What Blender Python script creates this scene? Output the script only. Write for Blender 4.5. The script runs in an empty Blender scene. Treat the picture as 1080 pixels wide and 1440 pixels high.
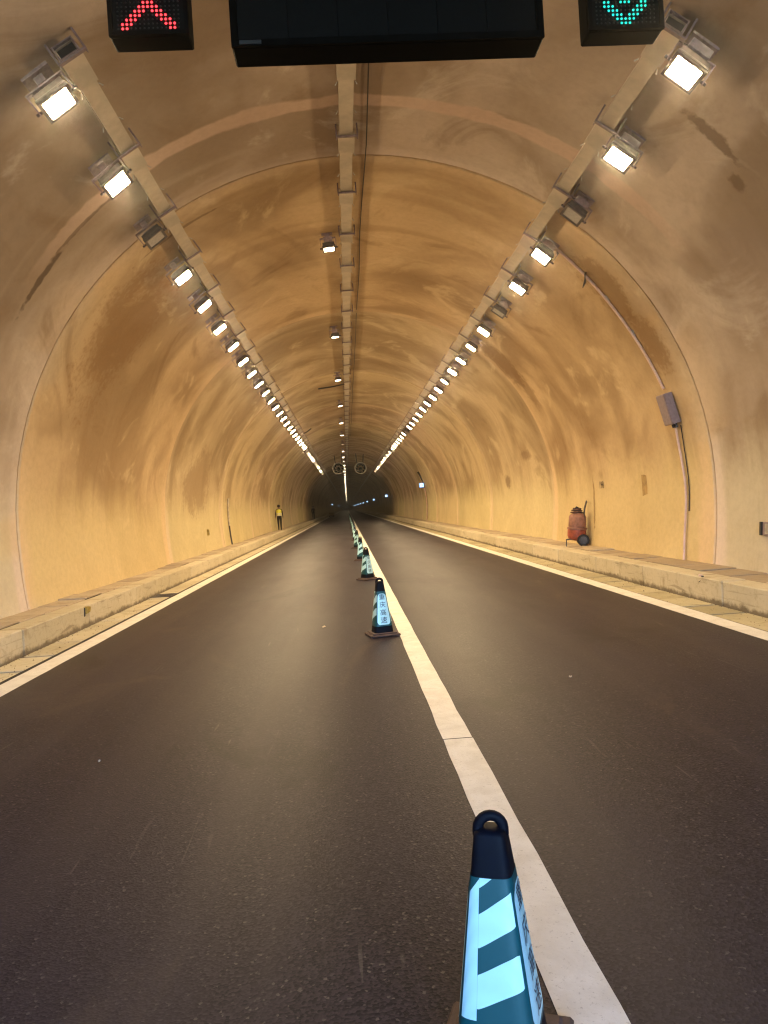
import bpy, bmesh, math, random
from mathutils import Vector, Matrix, noise

random.seed(7)
SC = bpy.context.scene
COL = SC.collection
PI = math.pi

# ------------------------------------------------------------------ camera
cam_d = bpy.data.cameras.new('camera')
cam_d.sensor_fit = 'VERTICAL'
cam_d.sensor_height = 36.0
cam_d.lens = 36.0 * 1081 / 1440
cam_d.clip_start = 0.05
cam_d.clip_end = 6000
cam = bpy.data.objects.new('camera', cam_d)
COL.objects.link(cam)
ROLL = math.radians(3.5)
axis = Vector(((488 - 540) / 1081, -(714 - 720) / 1081, -1)).normalized()
up = Vector((-math.sin(ROLL), math.cos(ROLL), 0))
up = (up - axis * axis.dot(up)).normalized()
rt = axis.cross(up)
Rm = Matrix((rt, axis, up))
cam.matrix_world = Matrix.Translation((0, 0, 1.6)) @ Rm.to_4x4()
SC.camera = cam

# ------------------------------------------------------------------ world, exposure
SKY_STRENGTH = 0.15
world = bpy.data.worlds.new('World')
SC.world = world
world.use_nodes = True
wn = world.node_tree
wn.nodes.clear()
sky = wn.nodes.new('ShaderNodeTexSky')
sky.sky_type = 'NISHITA'
sky.sun_disc = False
sky.sun_elevation = math.radians(50.0)
sky.sun_rotation = math.radians(100)
sky.altitude = 1500
sky.air_density = 1.0
sky.dust_density = 0.0
sky.ozone_density = 8.0
bg = wn.nodes.new('ShaderNodeBackground')
bg.inputs['Strength'].default_value = SKY_STRENGTH
wo = wn.nodes.new('ShaderNodeOutputWorld')
wn.links.new(sky.outputs[0], bg.inputs[0])
wn.links.new(bg.outputs[0], wo.inputs[0])

SC.view_settings.view_transform = 'Standard'
SC.view_settings.look = 'None'
SC.view_settings.exposure = 4.0
SC.view_settings.gamma = 1.0
SC.view_settings.use_curve_mapping = False
SC.render.engine = 'CYCLES'
SC.cycles.use_denoising = True
SC.cycles.max_bounces = 8
SC.cycles.diffuse_bounces = 4
SC.cycles.glossy_bounces = 3
SC.cycles.transmission_bounces = 2
SC.cycles.volume_bounces = 0
SC.cycles.caustics_reflective = False
SC.cycles.caustics_refractive = False
SC.cycles.sample_clamp_indirect = 4.0
SC.cycles.sample_clamp_direct = 0.0
SC.cycles.filter_width = 1.2
SC.cycles.use_light_tree = True

# lamps
FLOOD = 30.0          # radiance of a floodlight lens
CROWN = 4.0           # radiance of the small lamps along the crown
LAMP_RGB = (1.0, 0.74, 0.41)

# ------------------------------------------------------------------ helpers
def tag(o, label=None, cat=None, group=None, kind=None):
    if label: o['label'] = label
    if cat: o['category'] = cat
    if group: o['group'] = group
    if kind: o['kind'] = kind
    return o

def empty(name, loc=(0, 0, 0), rot=(0, 0, 0)):
    o = bpy.data.objects.new(name, None)
    o.empty_display_size = 0.1
    COL.objects.link(o)
    o.location = loc
    o.rotation_euler = rot
    return o

ORD = ('first second third fourth fifth sixth seventh eighth ninth tenth eleventh twelfth thirteenth fourteenth '
       'fifteenth sixteenth seventeenth eighteenth nineteenth twentieth').split()
TENS = {2: 'twenty', 3: 'thirty', 4: 'forty', 5: 'fifty', 6: 'sixty', 7: 'seventy', 8: 'eighty'}
TENTH = {3: 'thirtieth', 4: 'fortieth', 5: 'fiftieth', 6: 'sixtieth', 7: 'seventieth', 8: 'eightieth'}
def ordinal(n):            # n from 1
    if n <= 20: return ORD[n - 1]
    t, u = divmod(n, 10)
    return TENTH[t] if u == 0 else TENS[t] + '-' + ORD[u - 1]

class MB:
    """collects geometry for ONE mesh object"""
    def __init__(s):
        s.v, s.f, s.uv, s.mi = [], [], None, []
        s.cur = 0
    def add(s, vs, fs):
        b = len(s.v)
        s.v += [tuple(p) for p in vs]
        for f in fs:
            s.f.append(tuple(i + b for i in f))
            s.mi.append(s.cur)
        return s
    def box(s, x0, x1, y0, y1, z0, z1, M=None, bev=0.0):
        if bev <= 0:
            vs = [Vector((x, y, z)) for z in (z0, z1) for y in (y0, y1) for x in (x0, x1)]
            fs = [(0, 2, 3, 1), (4, 5, 7, 6), (0, 1, 5, 4), (2, 6, 7, 3), (0, 4, 6, 2), (1, 3, 7, 5)]
        else:
            bm = bmesh.new()
            bmesh.ops.create_cube(bm, size=1)
            for q in bm.verts:
                q.co = Vector(((x0 + x1) / 2 + q.co.x * (x1 - x0), (y0 + y1) / 2 + q.co.y * (y1 - y0), (z0 + z1) / 2 + q.co.z * (z1 - z0)))
            bmesh.ops.bevel(bm, geom=bm.edges[:], offset=bev, segments=1, affect='EDGES')
            bm.verts.index_update()
            vs = [q.co.copy() for q in bm.verts]
            fs = [tuple(q.index for q in f.verts) for f in bm.faces]
            bm.free()
        if M is not None: vs = [M @ p for p in vs]
        return s.add(vs, fs)
    def tube(s, pts, r, n=8, cap=True, closed=False):
        pts = [Vector(p) for p in pts]
        rs = r if isinstance(r, (list, tuple)) else [r] * len(pts)
        N = len(pts)
        vs, fs = [], []
        prev = None
        for i, p in enumerate(pts):
            if closed: t = pts[(i + 1) % N] - pts[i - 1]
            else: t = pts[min(i + 1, N - 1)] - pts[max(i - 1, 0)]
            t.normalize()
            if prev is None:
                a = Vector((0, 0, 1)) if abs(t.z) < 0.9 else Vector((1, 0, 0))
                a = (a - t * a.dot(t)).normalized()
            else:
                a = (prev - t * prev.dot(t)).normalized()
            prev = a
            b = t.cross(a)
            for k in range(n):
                w = 2 * PI * k / n
                vs.append(p + (a * math.cos(w) + b * math.sin(w)) * rs[i])
        for i in range(N if closed else N - 1):
            j = (i + 1) % N
            for k in range(n):
                l = (k + 1) % n
                fs.append((i * n + k, i * n + l, j * n + l, j * n + k))
        if cap and not closed:
            fs.append(tuple(range(n - 1, -1, -1)))
            fs.append(tuple((N - 1) * n + k for k in range(n)))
        return s.add(vs, fs)
    def lathe(s, prof, n=24, M=None):
        """profile of (r, z) round z"""
        vs, fs = [], []
        for (r, z) in prof:
            for k in range(n):
                w = 2 * PI * k / n
                p = Vector((r * math.cos(w), r * math.sin(w), z))
                vs.append(M @ p if M is not None else p)
        for i in range(len(prof) - 1):
            for k in range(n):
                l = (k + 1) % n
                fs.append((i * n + k, i * n + l, (i + 1) * n + l, (i + 1) * n + k))
        return s.add(vs, fs)
    def build(s, name, mats, parent=None, smooth=False):
        me = bpy.data.meshes.new(name)
        me.from_pydata(s.v, [], s.f)
        for m in (mats if isinstance(mats, (list, tuple)) else [mats]): me.materials.append(m)
        if any(s.mi): me.polygons.foreach_set('material_index', s.mi)
        if smooth:
            me.polygons.foreach_set('use_smooth', [True] * len(me.polygons))
            try: me.set_sharp_from_angle(angle=math.radians(40))
            except Exception: pass
        me.update()
        o = bpy.data.objects.new(name, me)
        COL.objects.link(o)
        if parent is not None: o.parent = parent
        return o

def copy_tree(o, parent=None):
    c = o.copy()
    COL.objects.link(c)
    if parent is not None: c.parent = parent
    for ch in list(o.children):
        copy_tree(ch, c)
    return c

# ------------------------------------------------------------------ node helper
class NT:
    def __init__(s, name):
        s.m = bpy.data.materials.new(name)
        s.m.use_nodes = True
        s.t = s.m.node_tree
        s.t.nodes.clear()
        s.out = s.t.nodes.new('ShaderNodeOutputMaterial')
    def n(s, typ, _in=None, **kw):
        d = s.t.nodes.new(typ)
        for k, v in kw.items(): setattr(d, k, v)
        for k, v in (_in or {}).items(): s.set(d.inputs[k], v)
        return d
    def set(s, sock, v):
        if hasattr(v, 'is_output'): s.t.links.new(v, sock)
        elif hasattr(v, 'outputs'): s.t.links.new(v.outputs[0], sock)
        else: sock.default_value = (*v, 1) if isinstance(v, tuple) and len(v) == 3 and sock.type == 'RGBA' else v
    def math(s, op, a, b=0.0, c=0.0, clamp=False):
        d = s.n('ShaderNodeMath', operation=op, use_clamp=clamp)
        s.set(d.inputs[0], a); s.set(d.inputs[1], b); s.set(d.inputs[2], c)
        return d.outputs[0]
    def step(s, x, a, b):          # smooth 0..1 from a to b
        d = s.n('ShaderNodeMapRange', interpolation_type='SMOOTHSTEP')
        s.set(d.inputs[0], x); s.set(d.inputs[1], a); s.set(d.inputs[2], b)
        return d.outputs[0]
    def mix(s, f, a, b, mode='MIX'):
        d = s.n('ShaderNodeMix', data_type='RGBA', blend_type=mode)
        s.set(d.inputs[0], f); s.set(d.inputs[6], a); s.set(d.inputs[7], b)
        return d.outputs[2]
    def noise(s, vec, scale, detail=4, rough=0.55, dist=0.0):
        d = s.n('ShaderNodeTexNoise')
        s.set(d.inputs['Vector'], vec)
        d.inputs['Scale'].default_value = scale
        d.inputs['Detail'].default_value = detail
        d.inputs['Roughness'].default_value = rough
        d.inputs['Distortion'].default_value = dist
        return d.outputs[0]
    def vec(s, x, y, z=0.0):
        d = s.n('ShaderNodeCombineXYZ')
        s.set(d.inputs[0], x); s.set(d.inputs[1], y); s.set(d.inputs[2], z)
        return d.outputs[0]
    def bsdf(s, color, rough=0.8, metal=0.0, bump=None, bstr=0.3, bdist=0.01, spec=0.5, **kw):
        b = s.n('ShaderNodeBsdfPrincipled')
        s.set(b.inputs['Base Color'], color)
        s.set(b.inputs['Roughness'], rough)
        s.set(b.inputs['Metallic'], metal)
        s.set(b.inputs['Specular IOR Level'], spec)
        for k, v in kw.items(): s.set(b.inputs[k], v)
        if bump is not None:
            bp = s.n('ShaderNodeBump')
            bp.inputs['Strength'].default_value = bstr
            bp.inputs['Distance'].default_value = bdist
            s.set(bp.inputs['Height'], bump)
            s.t.links.new(bp.outputs[0], b.inputs['Normal'])
        s.t.links.new(b.outputs[0], s.out.inputs[0])
        return s.m

def simple(name, color, rough=0.6, metal=0.0, var=0.25, scale=9.0, spec=0.5, bump=0.0):
    t = NT(name)
    co = t.n('ShaderNodeTexCoord').outputs['Object']
    ns = t.noise(co, scale, 5, 0.6)
    c2 = tuple(c * (1 - var) for c in color)
    c3 = tuple(min(1, c * (1 + var)) for c in color)
    col = t.mix(t.step(ns, 0.3, 0.7), c2, c3)
    r = t.math('MULTIPLY_ADD', ns, 0.25, rough - 0.12)
    return t.bsdf(col, r, metal, bump=ns if bump else None, bstr=bump, spec=spec)

def emit(name, color, strength):
    t = NT(name)
    e = t.n('ShaderNodeEmission')
    e.inputs[0].default_value = (*color, 1)
    e.inputs[1].default_value = strength
    t.t.links.new(e.outputs[0], t.out.inputs[0])
    try: t.m.cycles.emission_sampling = 'FRONT'
    except Exception: pass
    return t.m

# ------------------------------------------------------------------ tunnel section
XC, ZC, R0, R2 = 0.42, 1.6, 5.45, 9.0
VQ = R0 * PI / 2                       # arc length from crown to springline
JOINT0, SEG = 2.5, 9.5                 # joints of the lining at 2.5 + 9.5 k
def vault(v, d=0.0):
    """point (x, z) at signed arc length v from the crown, d metres inside the surface; and inward normal"""
    s = 1 if v >= 0 else -1
    a = abs(v)
    if a <= VQ:
        w = a / R0
        nx, nz = math.sin(w), math.cos(w)
        x, z = R0 * nx, R0 * nz
    else:
        b = (a - VQ) / R2
        x, z = R0 - R2 + R2 * math.cos(b), -R2 * math.sin(b)
        nx, nz = math.cos(b), -math.sin(b)
    x -= d * nx; z -= d * nz
    return XC + s * x, ZC + z
def vdeg(deg): return math.radians(deg) * R0
VB = VQ + 1.65                         # runs below the walkway top
def wall_x(side, z, d=0.0):
    if z >= ZC:
        h = z - ZC
        return XC + side * (math.sqrt(R0 * R0 - h * h) - d)
    b = math.asin((ZC - z) / R2)
    return XC + side * (R0 - R2 + R2 * math.cos(b) - d)

# ------------------------------------------------------------------ materials
def concrete_lining():
    t = NT('lining_concrete')
    uvn = t.n('ShaderNodeUVMap')
    sp = t.n('ShaderNodeSeparateXYZ', {0: uvn.outputs[0]})
    u, v = sp.outputs[0], sp.outputs[1]
    oi = t.n('ShaderNodeObjectInfo')
    rnd = t.math('MULTIPLY', oi.outputs['Random'], 37.0)
    geo = t.n('ShaderNodeNewGeometry')
    z = t.n('ShaderNodeSeparateXYZ', {0: geo.outputs['Position']}).outputs[2]
    P = t.vec(u, v, rnd)
    big = t.noise(P, 0.26, 3, 0.5, 1.2)
    mid = t.noise(P, 0.8, 5, 0.58, 1.0)
    fine = t.noise(P, 9.0, 6, 0.65)
    cloud = t.noise(t.vec(t.math('MULTIPLY', u, 0.35), t.math('MULTIPLY', v, 0.42), t.math('ADD', rnd, 3.3)), 1.0, 6, 0.62, 1.6)
    hoop = t.noise(t.vec(t.math('MULTIPLY', u, 0.75), t.math('MULTIPLY', v, 0.11), rnd), 1.0, 3, 0.5, 0.6)
    drip = t.noise(t.vec(t.math('MULTIPLY', u, 1.5), t.math('MULTIPLY', v, 0.22), rnd), 1.0, 4, 0.55, 0.7)
    col = t.mix(t.step(big, 0.34, 0.66), (0.32, 0.235, 0.145), (0.57, 0.465, 0.33))
    col = t.mix(t.math('MULTIPLY', t.step(cloud, 0.54, 0.72), 0.6), col, (0.235, 0.152, 0.074))
    col = t.mix(t.math('MULTIPLY', t.step(cloud, 0.45, 0.33), 0.6), col, (0.66, 0.57, 0.42))
    col = t.mix(t.math('MULTIPLY', t.step(mid, 0.56, 0.76), 0.3), col, (0.27, 0.185, 0.10))
    col = t.mix(t.math('MULTIPLY', t.step(hoop, 0.55, 0.68), 0.3), col, (0.60, 0.50, 0.35))
    col = t.mix(t.math('MULTIPLY', t.step(hoop, 0.45, 0.33), 0.35), col, (0.26, 0.17, 0.085))
    # pale dusty lower band with a ragged upper edge, run-down streaks above it here and there
    edge = t.math('MULTIPLY_ADD', t.math('SUBTRACT', drip, 0.5), 1.6, z)
    low = t.step(edge, 2.7, 1.3)
    col = t.mix(t.math('MULTIPLY', low, 0.75), col, t.mix(cloud, (0.74, 0.68, 0.46), (0.60, 0.525, 0.325)))
    some = t.step(t.noise(P, 0.22, 2), 0.47, 0.58)
    strk = t.math('MULTIPLY', t.math('MULTIPLY', t.step(drip, 0.57, 0.70), t.step(z, 4.4, 2.2)), some)
    col = t.mix(t.math('MULTIPLY', strk, 0.5), col, (0.66, 0.56, 0.40))
    strk2 = t.math('MULTIPLY', t.math('MULTIPLY', t.step(drip, 0.43, 0.30), t.step(z, 4.6, 2.2)), some)
    col = t.mix(t.math('MULTIPLY', strk2, 0.38), col, (0.24, 0.155, 0.075))
    # mortar washed down beside the joints
    fr = t.math('ABSOLUTE', t.math('SUBTRACT', t.math('MODULO', t.math('ADD', t.math('SUBTRACT', u, JOINT0), 99.75), SEG), SEG / 2))
    near = t.step(t.math('MULTIPLY_ADD', t.math('SUBTRACT', drip, 0.5), 1.1, fr), 0.55, 0.12)
    jm = t.math('MULTIPLY', near, t.math('MULTIPLY_ADD', t.step(t.math('MULTIPLY_ADD', mid, 2.5, z), 4.2, 2.2), 0.62, 0.38))
    col = t.mix(t.math('MULTIPLY', jm, 0.9), col, (0.72, 0.60, 0.47))
    # one pale cement ring near the portal
    ring = t.math('ABSOLUTE', t.math('SUBTRACT', t.math('MULTIPLY_ADD', t.math('SUBTRACT', mid, 0.5), 0.35, u), 10.35))
    ringm = t.math('MULTIPLY', t.step(ring, 0.19, 0.12), t.step(t.math('ABSOLUTE', v), 5.6, 3.6))
    col = t.mix(t.math('MULTIPLY', ringm, 0.75), col, (0.66, 0.48, 0.33))
    # single stains: u, v, half sizes
    for (u0, v0, su, sv, c, k) in (
        (8.35, vdeg(45.2), 0.10, 0.42, (0.14, 0.088, 0.045), 0.7), (8.6, vdeg(51), 0.10, 0.13, (0.16, 0.10, 0.05), 0.7),
        (10.57, vdeg(-53), 0.07, 0.55, (0.10, 0.06, 0.03), 0.85), (10.5, vdeg(-43), 0.05, 0.7, (0.13, 0.08, 0.04), 0.7),
        (12.6, vdeg(-31), 0.05, 0.9, (0.13, 0.08, 0.04), 0.6),
        (12.9, vdeg(50), 0.5, 0.75, (0.20, 0.115, 0.045), 0.6), (12.7, vdeg(63), 0.45, 0.6, (0.21, 0.12, 0.05), 0.6),
        (20.7, vdeg(47), 0.6, 0.9, (0.19, 0.115, 0.045), 0.7), (20.5, vdeg(58), 0.35, 0.7, (0.20, 0.12, 0.05), 0.6),
        (27.5, vdeg(84), 0.5, 0.25, (0.17, 0.10, 0.05), 0.7), (24.0, vdeg(76), 0.7, 0.18, (0.20, 0.12, 0.06), 0.6),
        (28.5, vdeg(73), 0.6, 0.9, (0.22, 0.14, 0.07), 0.55), (26.0, vdeg(-78), 2.2, 1.1, (0.25, 0.16, 0.085), 0.6),
        (14.0, vdeg(-50), 1.3, 1.6, (0.235, 0.13, 0.045), 0.55), (18.0, vdeg(92.5), 0.07, 0.7, (0.25, 0.17, 0.075), 0.8),
        (9.5, vdeg(62), 1.1, 0.8, (0.27, 0.195, 0.14), 0.35)):
        du = t.math('DIVIDE', t.math('SUBTRACT', u, u0), su)
        dv = t.math('DIVIDE', t.math('SUBTRACT', v, v0), sv)
        d = t.math('SQRT', t.math('ADD', t.math('MULTIPLY', du, du), t.math('MULTIPLY', dv, dv)))
        d = t.math('ADD', d, t.math('MULTIPLY', t.math('SUBTRACT', fine, 0.5), 1.8))
        d = t.math('ADD', d, t.math('MULTIPLY', t.math('SUBTRACT', mid, 0.5), 1.6))
        col = t.mix(t.math('MULTIPLY', t.step(d, 1.15, 0.6), k), col, c)
    col = t.mix(t.math('MULTIPLY', t.step(fine, 0.35, 0.7), 0.22), col, t.mix(0.5, col, (0.15, 0.10, 0.06)))
    col = t.mix(1.0, col, oi.outputs['Color'], 'MULTIPLY')
    h = t.math('ADD', t.math('MULTIPLY', fine, 0.6), t.math('MULTIPLY', mid, 1.2))
    return t.bsdf(col, t.math('MULTIPLY_ADD', mid, 0.2, 0.62), 0, bump=h, bstr=0.45, bdist=0.015, spec=0.3)

def slab_concrete(name, a, b, dirt, foot=False):
    t = NT(name)
    oi = t.n('ShaderNodeObjectInfo')
    geo = t.n('ShaderNodeNewGeometry')
    P = geo.outputs['Position']
    big = t.noise(P, 0.9, 5, 0.6)
    fine = t.noise(P, 14, 6, 0.65)
    col = t.mix(t.step(t.math('ADD', t.math('MULTIPLY', big, 0.7), t.math('MULTIPLY', oi.outputs['Random'], 0.3)), 0.3, 0.7), a, b)
    col = t.mix(t.math('MULTIPLY', t.step(t.noise(P, 3.2, 6, 0.7, 0.8), 0.52, 0.72), 0.6), col, dirt)
    col = t.mix(t.math('MULTIPLY', t.step(fine, 0.5, 0.75), 0.35), col, dirt)
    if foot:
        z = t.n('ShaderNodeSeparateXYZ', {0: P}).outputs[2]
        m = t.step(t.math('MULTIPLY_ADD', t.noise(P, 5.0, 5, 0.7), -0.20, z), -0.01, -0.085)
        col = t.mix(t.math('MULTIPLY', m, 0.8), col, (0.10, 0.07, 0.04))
        rub = t.noise(t.vec(t.math('MULTIPLY', t.n('ShaderNodeSeparateXYZ', {0: P}).outputs[1], 0.7), t.math('MULTIPLY', z, 9.0)), 1.6, 5, 0.65, 0.6)
        col = t.mix(t.math('MULTIPLY', t.step(rub, 0.56, 0.70), 0.5), col, (0.17, 0.125, 0.08))
    return t.bsdf(col, 0.85, 0, bump=fine, bstr=0.5, bdist=0.01, spec=0.25)

def asphalt():
    t = NT('asphalt')
    P = t.n('ShaderNodeNewGeometry').outputs['Position']
    sp = t.n('ShaderNodeSeparateXYZ', {0: P})
    x, y = sp.outputs[0], sp.outputs[1]
    g1 = t.n('ShaderNodeTexVoronoi', {'Vector': P}); g1.inputs['Scale'].default_value = 95
    g2 = t.noise(P, 60, 4, 0.7)
    big = t.noise(t.vec(t.math('MULTIPLY', x, 1.0), t.math('MULTIPLY', y, 0.22)), 0.9, 5, 0.6)
    trk = t.noise(t.vec(t.math('MULTIPLY', x, 1.6), t.math('MULTIPLY', y, 0.02)), 1.0, 3, 0.5)
    col = t.mix(t.step(g1.outputs['Color'], 0.1, 0.9), (0.010, 0.008, 0.013), (0.042, 0.032, 0.043))
    col = t.mix(t.math('MULTIPLY', t.step(g1.outputs['Color'], 0.86, 0.92), 0.75), col, (0.115, 0.102, 0.098))
    col = t.mix(t.math('MULTIPLY', t.step(g2, 0.62, 0.78), 0.5), col, (0.08, 0.072, 0.066))
    col = t.mix(t.math('MULTIPLY', t.step(big, 0.35, 0.75), 0.5), col, (0.044, 0.033, 0.040))
    col = t.mix(t.math('MULTIPLY', t.step(trk, 0.47, 0.60), 0.35), col, (0.054, 0.042, 0.044))
    blot = t.noise(t.vec(x, t.math('MULTIPLY', y, 0.5), 7.0), 0.55, 6, 0.65, 1.2)
    col = t.mix(t.math('MULTIPLY', t.step(blot, 0.58, 0.66), 0.5), col, (0.014, 0.012, 0.014))
    col = t.mix(t.math('MULTIPLY', t.step(blot, 0.40, 0.30), 0.4), col, (0.076, 0.056, 0.048))
    # drag scratches and chalky scuffs
    sc = t.noise(t.vec(t.math('MULTIPLY', x, 14.0), t.math('MULTIPLY', y, 1.1)), 1.0, 2, 0.5, 1.2)
    scm = t.math('MULTIPLY', t.step(sc, 0.67, 0.73), t.step(t.noise(P, 0.7, 2), 0.48, 0.60))
    col = t.mix(t.math('MULTIPLY', scm, 0.35), col, (0.15, 0.13, 0.12))
    # dust towards the gutters
    dust = t.math('MAXIMUM', t.step(t.math('MULTIPLY_ADD', big, 1.0, x), 4.2, 5.0), t.step(t.math('MULTIPLY_ADD', big, -1.0, x), -3.5, -4.1))
    col = t.mix(t.math('MULTIPLY', dust, 0.35), col, (0.10, 0.085, 0.066))
    h = t.math('ADD', g1.outputs['Distance'], g2)
    return t.bsdf(col, t.math('MULTIPLY_ADD', big, 0.2, 0.33), 0, bump=h, bstr=0.35, bdist=0.0026, spec=0.055)

def line_paint():
    t = NT('road_paint')
    P = t.n('ShaderNodeNewGeometry').outputs['Position']
    f = t.noise(P, 70, 5, 0.7)
    m = t.noise(P, 4, 6, 0.65, 0.5)
    col = t.mix(t.step(m, 0.3, 0.75), (0.62, 0.58, 0.52), (0.78, 0.75, 0.70))
    col = t.mix(t.math('MULTIPLY', t.step(f, 0.57, 0.70), 0.6), col, (0.28, 0.24, 0.20))
    col = t.mix(t.math('MULTIPLY', t.step(m, 0.58, 0.76), 0.45), col, (0.36, 0.31, 0.26))
    return t.bsdf(col, 0.6, 0, bump=f, bstr=0.3, bdist=0.004)

def reflective(name, color, metal, rough, rib=True):
    t = NT(name)
    co = t.n('ShaderNodeTexCoord').outputs['Object']
    w = t.n('ShaderNodeTexWave', {'Vector': co}, wave_type='BANDS', bands_direction='X')
    w.inputs['Scale'].default_value = 34
    w.inputs['Distortion'].default_value = 0.6
    ns = t.noise(co, 7, 4, 0.6)
    col = t.mix(t.math('MULTIPLY', w.outputs[1], 0.22 if rib else 0.0), color, tuple(c * 0.72 for c in color))
    col = t.mix(t.math('MULTIPLY', t.step(ns, 0.55, 0.75), 0.25), col, tuple(c * 0.7 for c in color))
    return t.bsdf(col, t.math('MULTIPLY_ADD', ns, 0.2, rough - 0.1), metal, bump=w.outputs[1] if rib else None, bstr=0.15, bdist=0.002)

M = {}
M['lining'] = concrete_lining()
M['shell'] = simple('shell_rock', (0.07, 0.05, 0.035), 0.95, var=0.3, scale=1.0)
M['gutter_slab'] = slab_concrete('gutter_concrete', (0.42, 0.36, 0.24), (0.57, 0.50, 0.35), (0.24, 0.18, 0.09))
M['gutter_moss'] = slab_concrete('gutter_concrete_mossy', (0.35, 0.30, 0.18), (0.48, 0.415, 0.265), (0.15, 0.125, 0.045))
M['kerb'] = slab_concrete('kerb_concrete', (0.47, 0.405, 0.28), (0.57, 0.50, 0.37), (0.27, 0.205, 0.125), True)
M['walk'] = slab_concrete('walkway_concrete', (0.34, 0.27, 0.19), (0.48, 0.395, 0.28), (0.22, 0.16, 0.10))
M['bed'] = simple('trench_dirt_shade', (0.022, 0.016, 0.010), 0.95, var=0.4, scale=12)  # dirt, darkened so its colour carries the shade in slot and gaps
M['grit'] = simple('grit', (0.16, 0.115, 0.065), 0.95, var=0.4, scale=30)
M['asphalt'] = asphalt()
M['paint'] = line_paint()
M['tray'] = simple('tray_steel', (0.46, 0.39, 0.30), 0.55, 0.1, var=0.15, scale=3)
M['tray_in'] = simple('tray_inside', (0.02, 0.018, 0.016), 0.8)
M['bracket'] = simple('bracket_steel', (0.20, 0.145, 0.15), 0.6, 0.1, var=0.25, scale=14)
M['lamp_body'] = simple('lamp_casting', (0.075, 0.058, 0.052), 0.5, 0.2, var=0.3, scale=20)
M['lamp_plate'] = simple('lamp_plate', (0.27, 0.20, 0.215), 0.6, 0.1, var=0.2, scale=20)
M['glass_off'] = simple('unlit_glass', (0.40, 0.37, 0.34), 0.22, 0.0, var=0.12, scale=30)
M['lens'] = emit('floodlight_lens', LAMP_RGB, FLOOD)
M['lens_dim'] = emit('floodlight_lens_dim', LAMP_RGB, FLOOD * 0.8)
M['lens_faint'] = emit('floodlight_lens_faint', LAMP_RGB, FLOOD * 0.48)
M['lens_crown'] = emit('crown_lens', (1.0, 0.76, 0.45), CROWN)
M['lens_far'] = emit('far_crown_lens', (1.0, 0.80, 0.52), 5.5)
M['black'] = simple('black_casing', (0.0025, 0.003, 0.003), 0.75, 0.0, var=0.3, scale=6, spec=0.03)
M['panel'] = simple('led_panel', (0.003, 0.004, 0.004), 0.6, 0.0, var=0.3, scale=40, spec=0.08)
M['led_off'] = simple('led_off', (0.010, 0.012, 0.012), 0.4, 0.0, var=0.2)
M['led_red'] = emit('led_red', (1.0, 0.028, 0.035), 0.34)
M['led_green'] = emit('led_green', (0.02, 1.0, 0.72), 0.085)
M['steel'] = simple('galvanised_steel', (0.42, 0.40, 0.37), 0.4, 0.7, var=0.2, scale=12)
M['bright'] = simple('lit_ring_tone', (0.42, 0.38, 0.32), 0.45, 0.0, var=0.1)  # lamp light on the fan rim put into its pale colour
M['steel_dark'] = simple('dark_steel', (0.06, 0.05, 0.045), 0.5, 0.4, var=0.3, scale=12)
M['conduit'] = simple('conduit_plastic', (0.66, 0.46, 0.36), 0.45, 0.0, var=0.12, scale=8)
M['boxgrey'] = simple('junction_box_paint', (0.235, 0.175, 0.185), 0.5, 0.0, var=0.12, scale=18)
M['cable'] = simple('cable_rubber', (0.03, 0.022, 0.018), 0.6)
M['cone_body'] = simple('cone_rubber', (0.0018, 0.0025, 0.007), 0.62, 0.0, var=0.3, scale=16, spec=0.14)
M['cone_base'] = simple('cone_foot_rubber', (0.075, 0.042, 0.034), 0.75, 0.0, var=0.35, scale=20, bump=0.3)
M['sheet_white'] = reflective('sheet_white', (0.53, 0.83, 0.89), 0.15, 0.45)
M['sheet_teal'] = reflective('sheet_teal', (0.002, 0.072, 0.085), 0.15, 0.45, rib=False)
M['ink'] = simple('lettering_ink', (0.012, 0.04, 0.085), 0.5)
M['red'] = simple('extinguisher_red', (0.31, 0.068, 0.035), 0.55, 0.0, var=0.3, scale=9)
M['red_dull'] = simple('faded_red', (0.27, 0.125, 0.082), 0.7, 0.0, var=0.25, scale=9)
M['hose'] = simple('hose_rubber', (0.12, 0.055, 0.035), 0.7, var=0.3)
M['rubber'] = simple('tyre_rubber', (0.015, 0.014, 0.014), 0.75)
M['sign_lit'] = emit('sign_lit', (0.50, 0.80, 1.0), 0.22)
M['sign_blue'] = emit('sign_blue', (0.10, 0.28, 0.80), 0.07)
M['dark_cloth'] = simple('dark_cloth', (0.030, 0.017, 0.014), 0.9, 0, var=0.3, scale=14)
M['trousers'] = simple('trousers', (0.014, 0.011, 0.012), 0.9, 0, var=0.3, scale=14)
M['vest'] = simple('hi_vis_vest', (0.85, 0.82, 0.10), 0.7, 0, var=0.15, scale=14)
M['vest_band'] = simple('vest_band', (0.75, 0.72, 0.66), 0.5, 0, var=0.1)
M['skin'] = simple('skin', (0.33, 0.19, 0.12), 0.6, 0, var=0.1)
M['hair'] = simple('hair', (0.016, 0.011, 0.010), 0.7)
M['stencil'] = simple('stencil_paint', (0.05, 0.03, 0.018), 0.8)
M['patch'] = simple('patch_render', (0.34, 0.22, 0.085), 0.9, 0, var=0.25, scale=7)
M['ochre'] = simple('ochre_paint', (0.30, 0.21, 0.035), 0.7, 0, var=0.3, scale=20)
M['paper'] = simple('paper', (0.50, 0.42, 0.32), 0.8)
M['pinkish'] = simple('pinkish_plastic', (0.62, 0.46, 0.44), 0.5)
M['crate'] = simple('pale_board', (0.52, 0.42, 0.26), 0.7, 0, var=0.2, scale=4)
M['soil'] = simple('outside_ground', (0.10, 0.09, 0.07), 0.95, var=0.3, scale=0.4)
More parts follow.
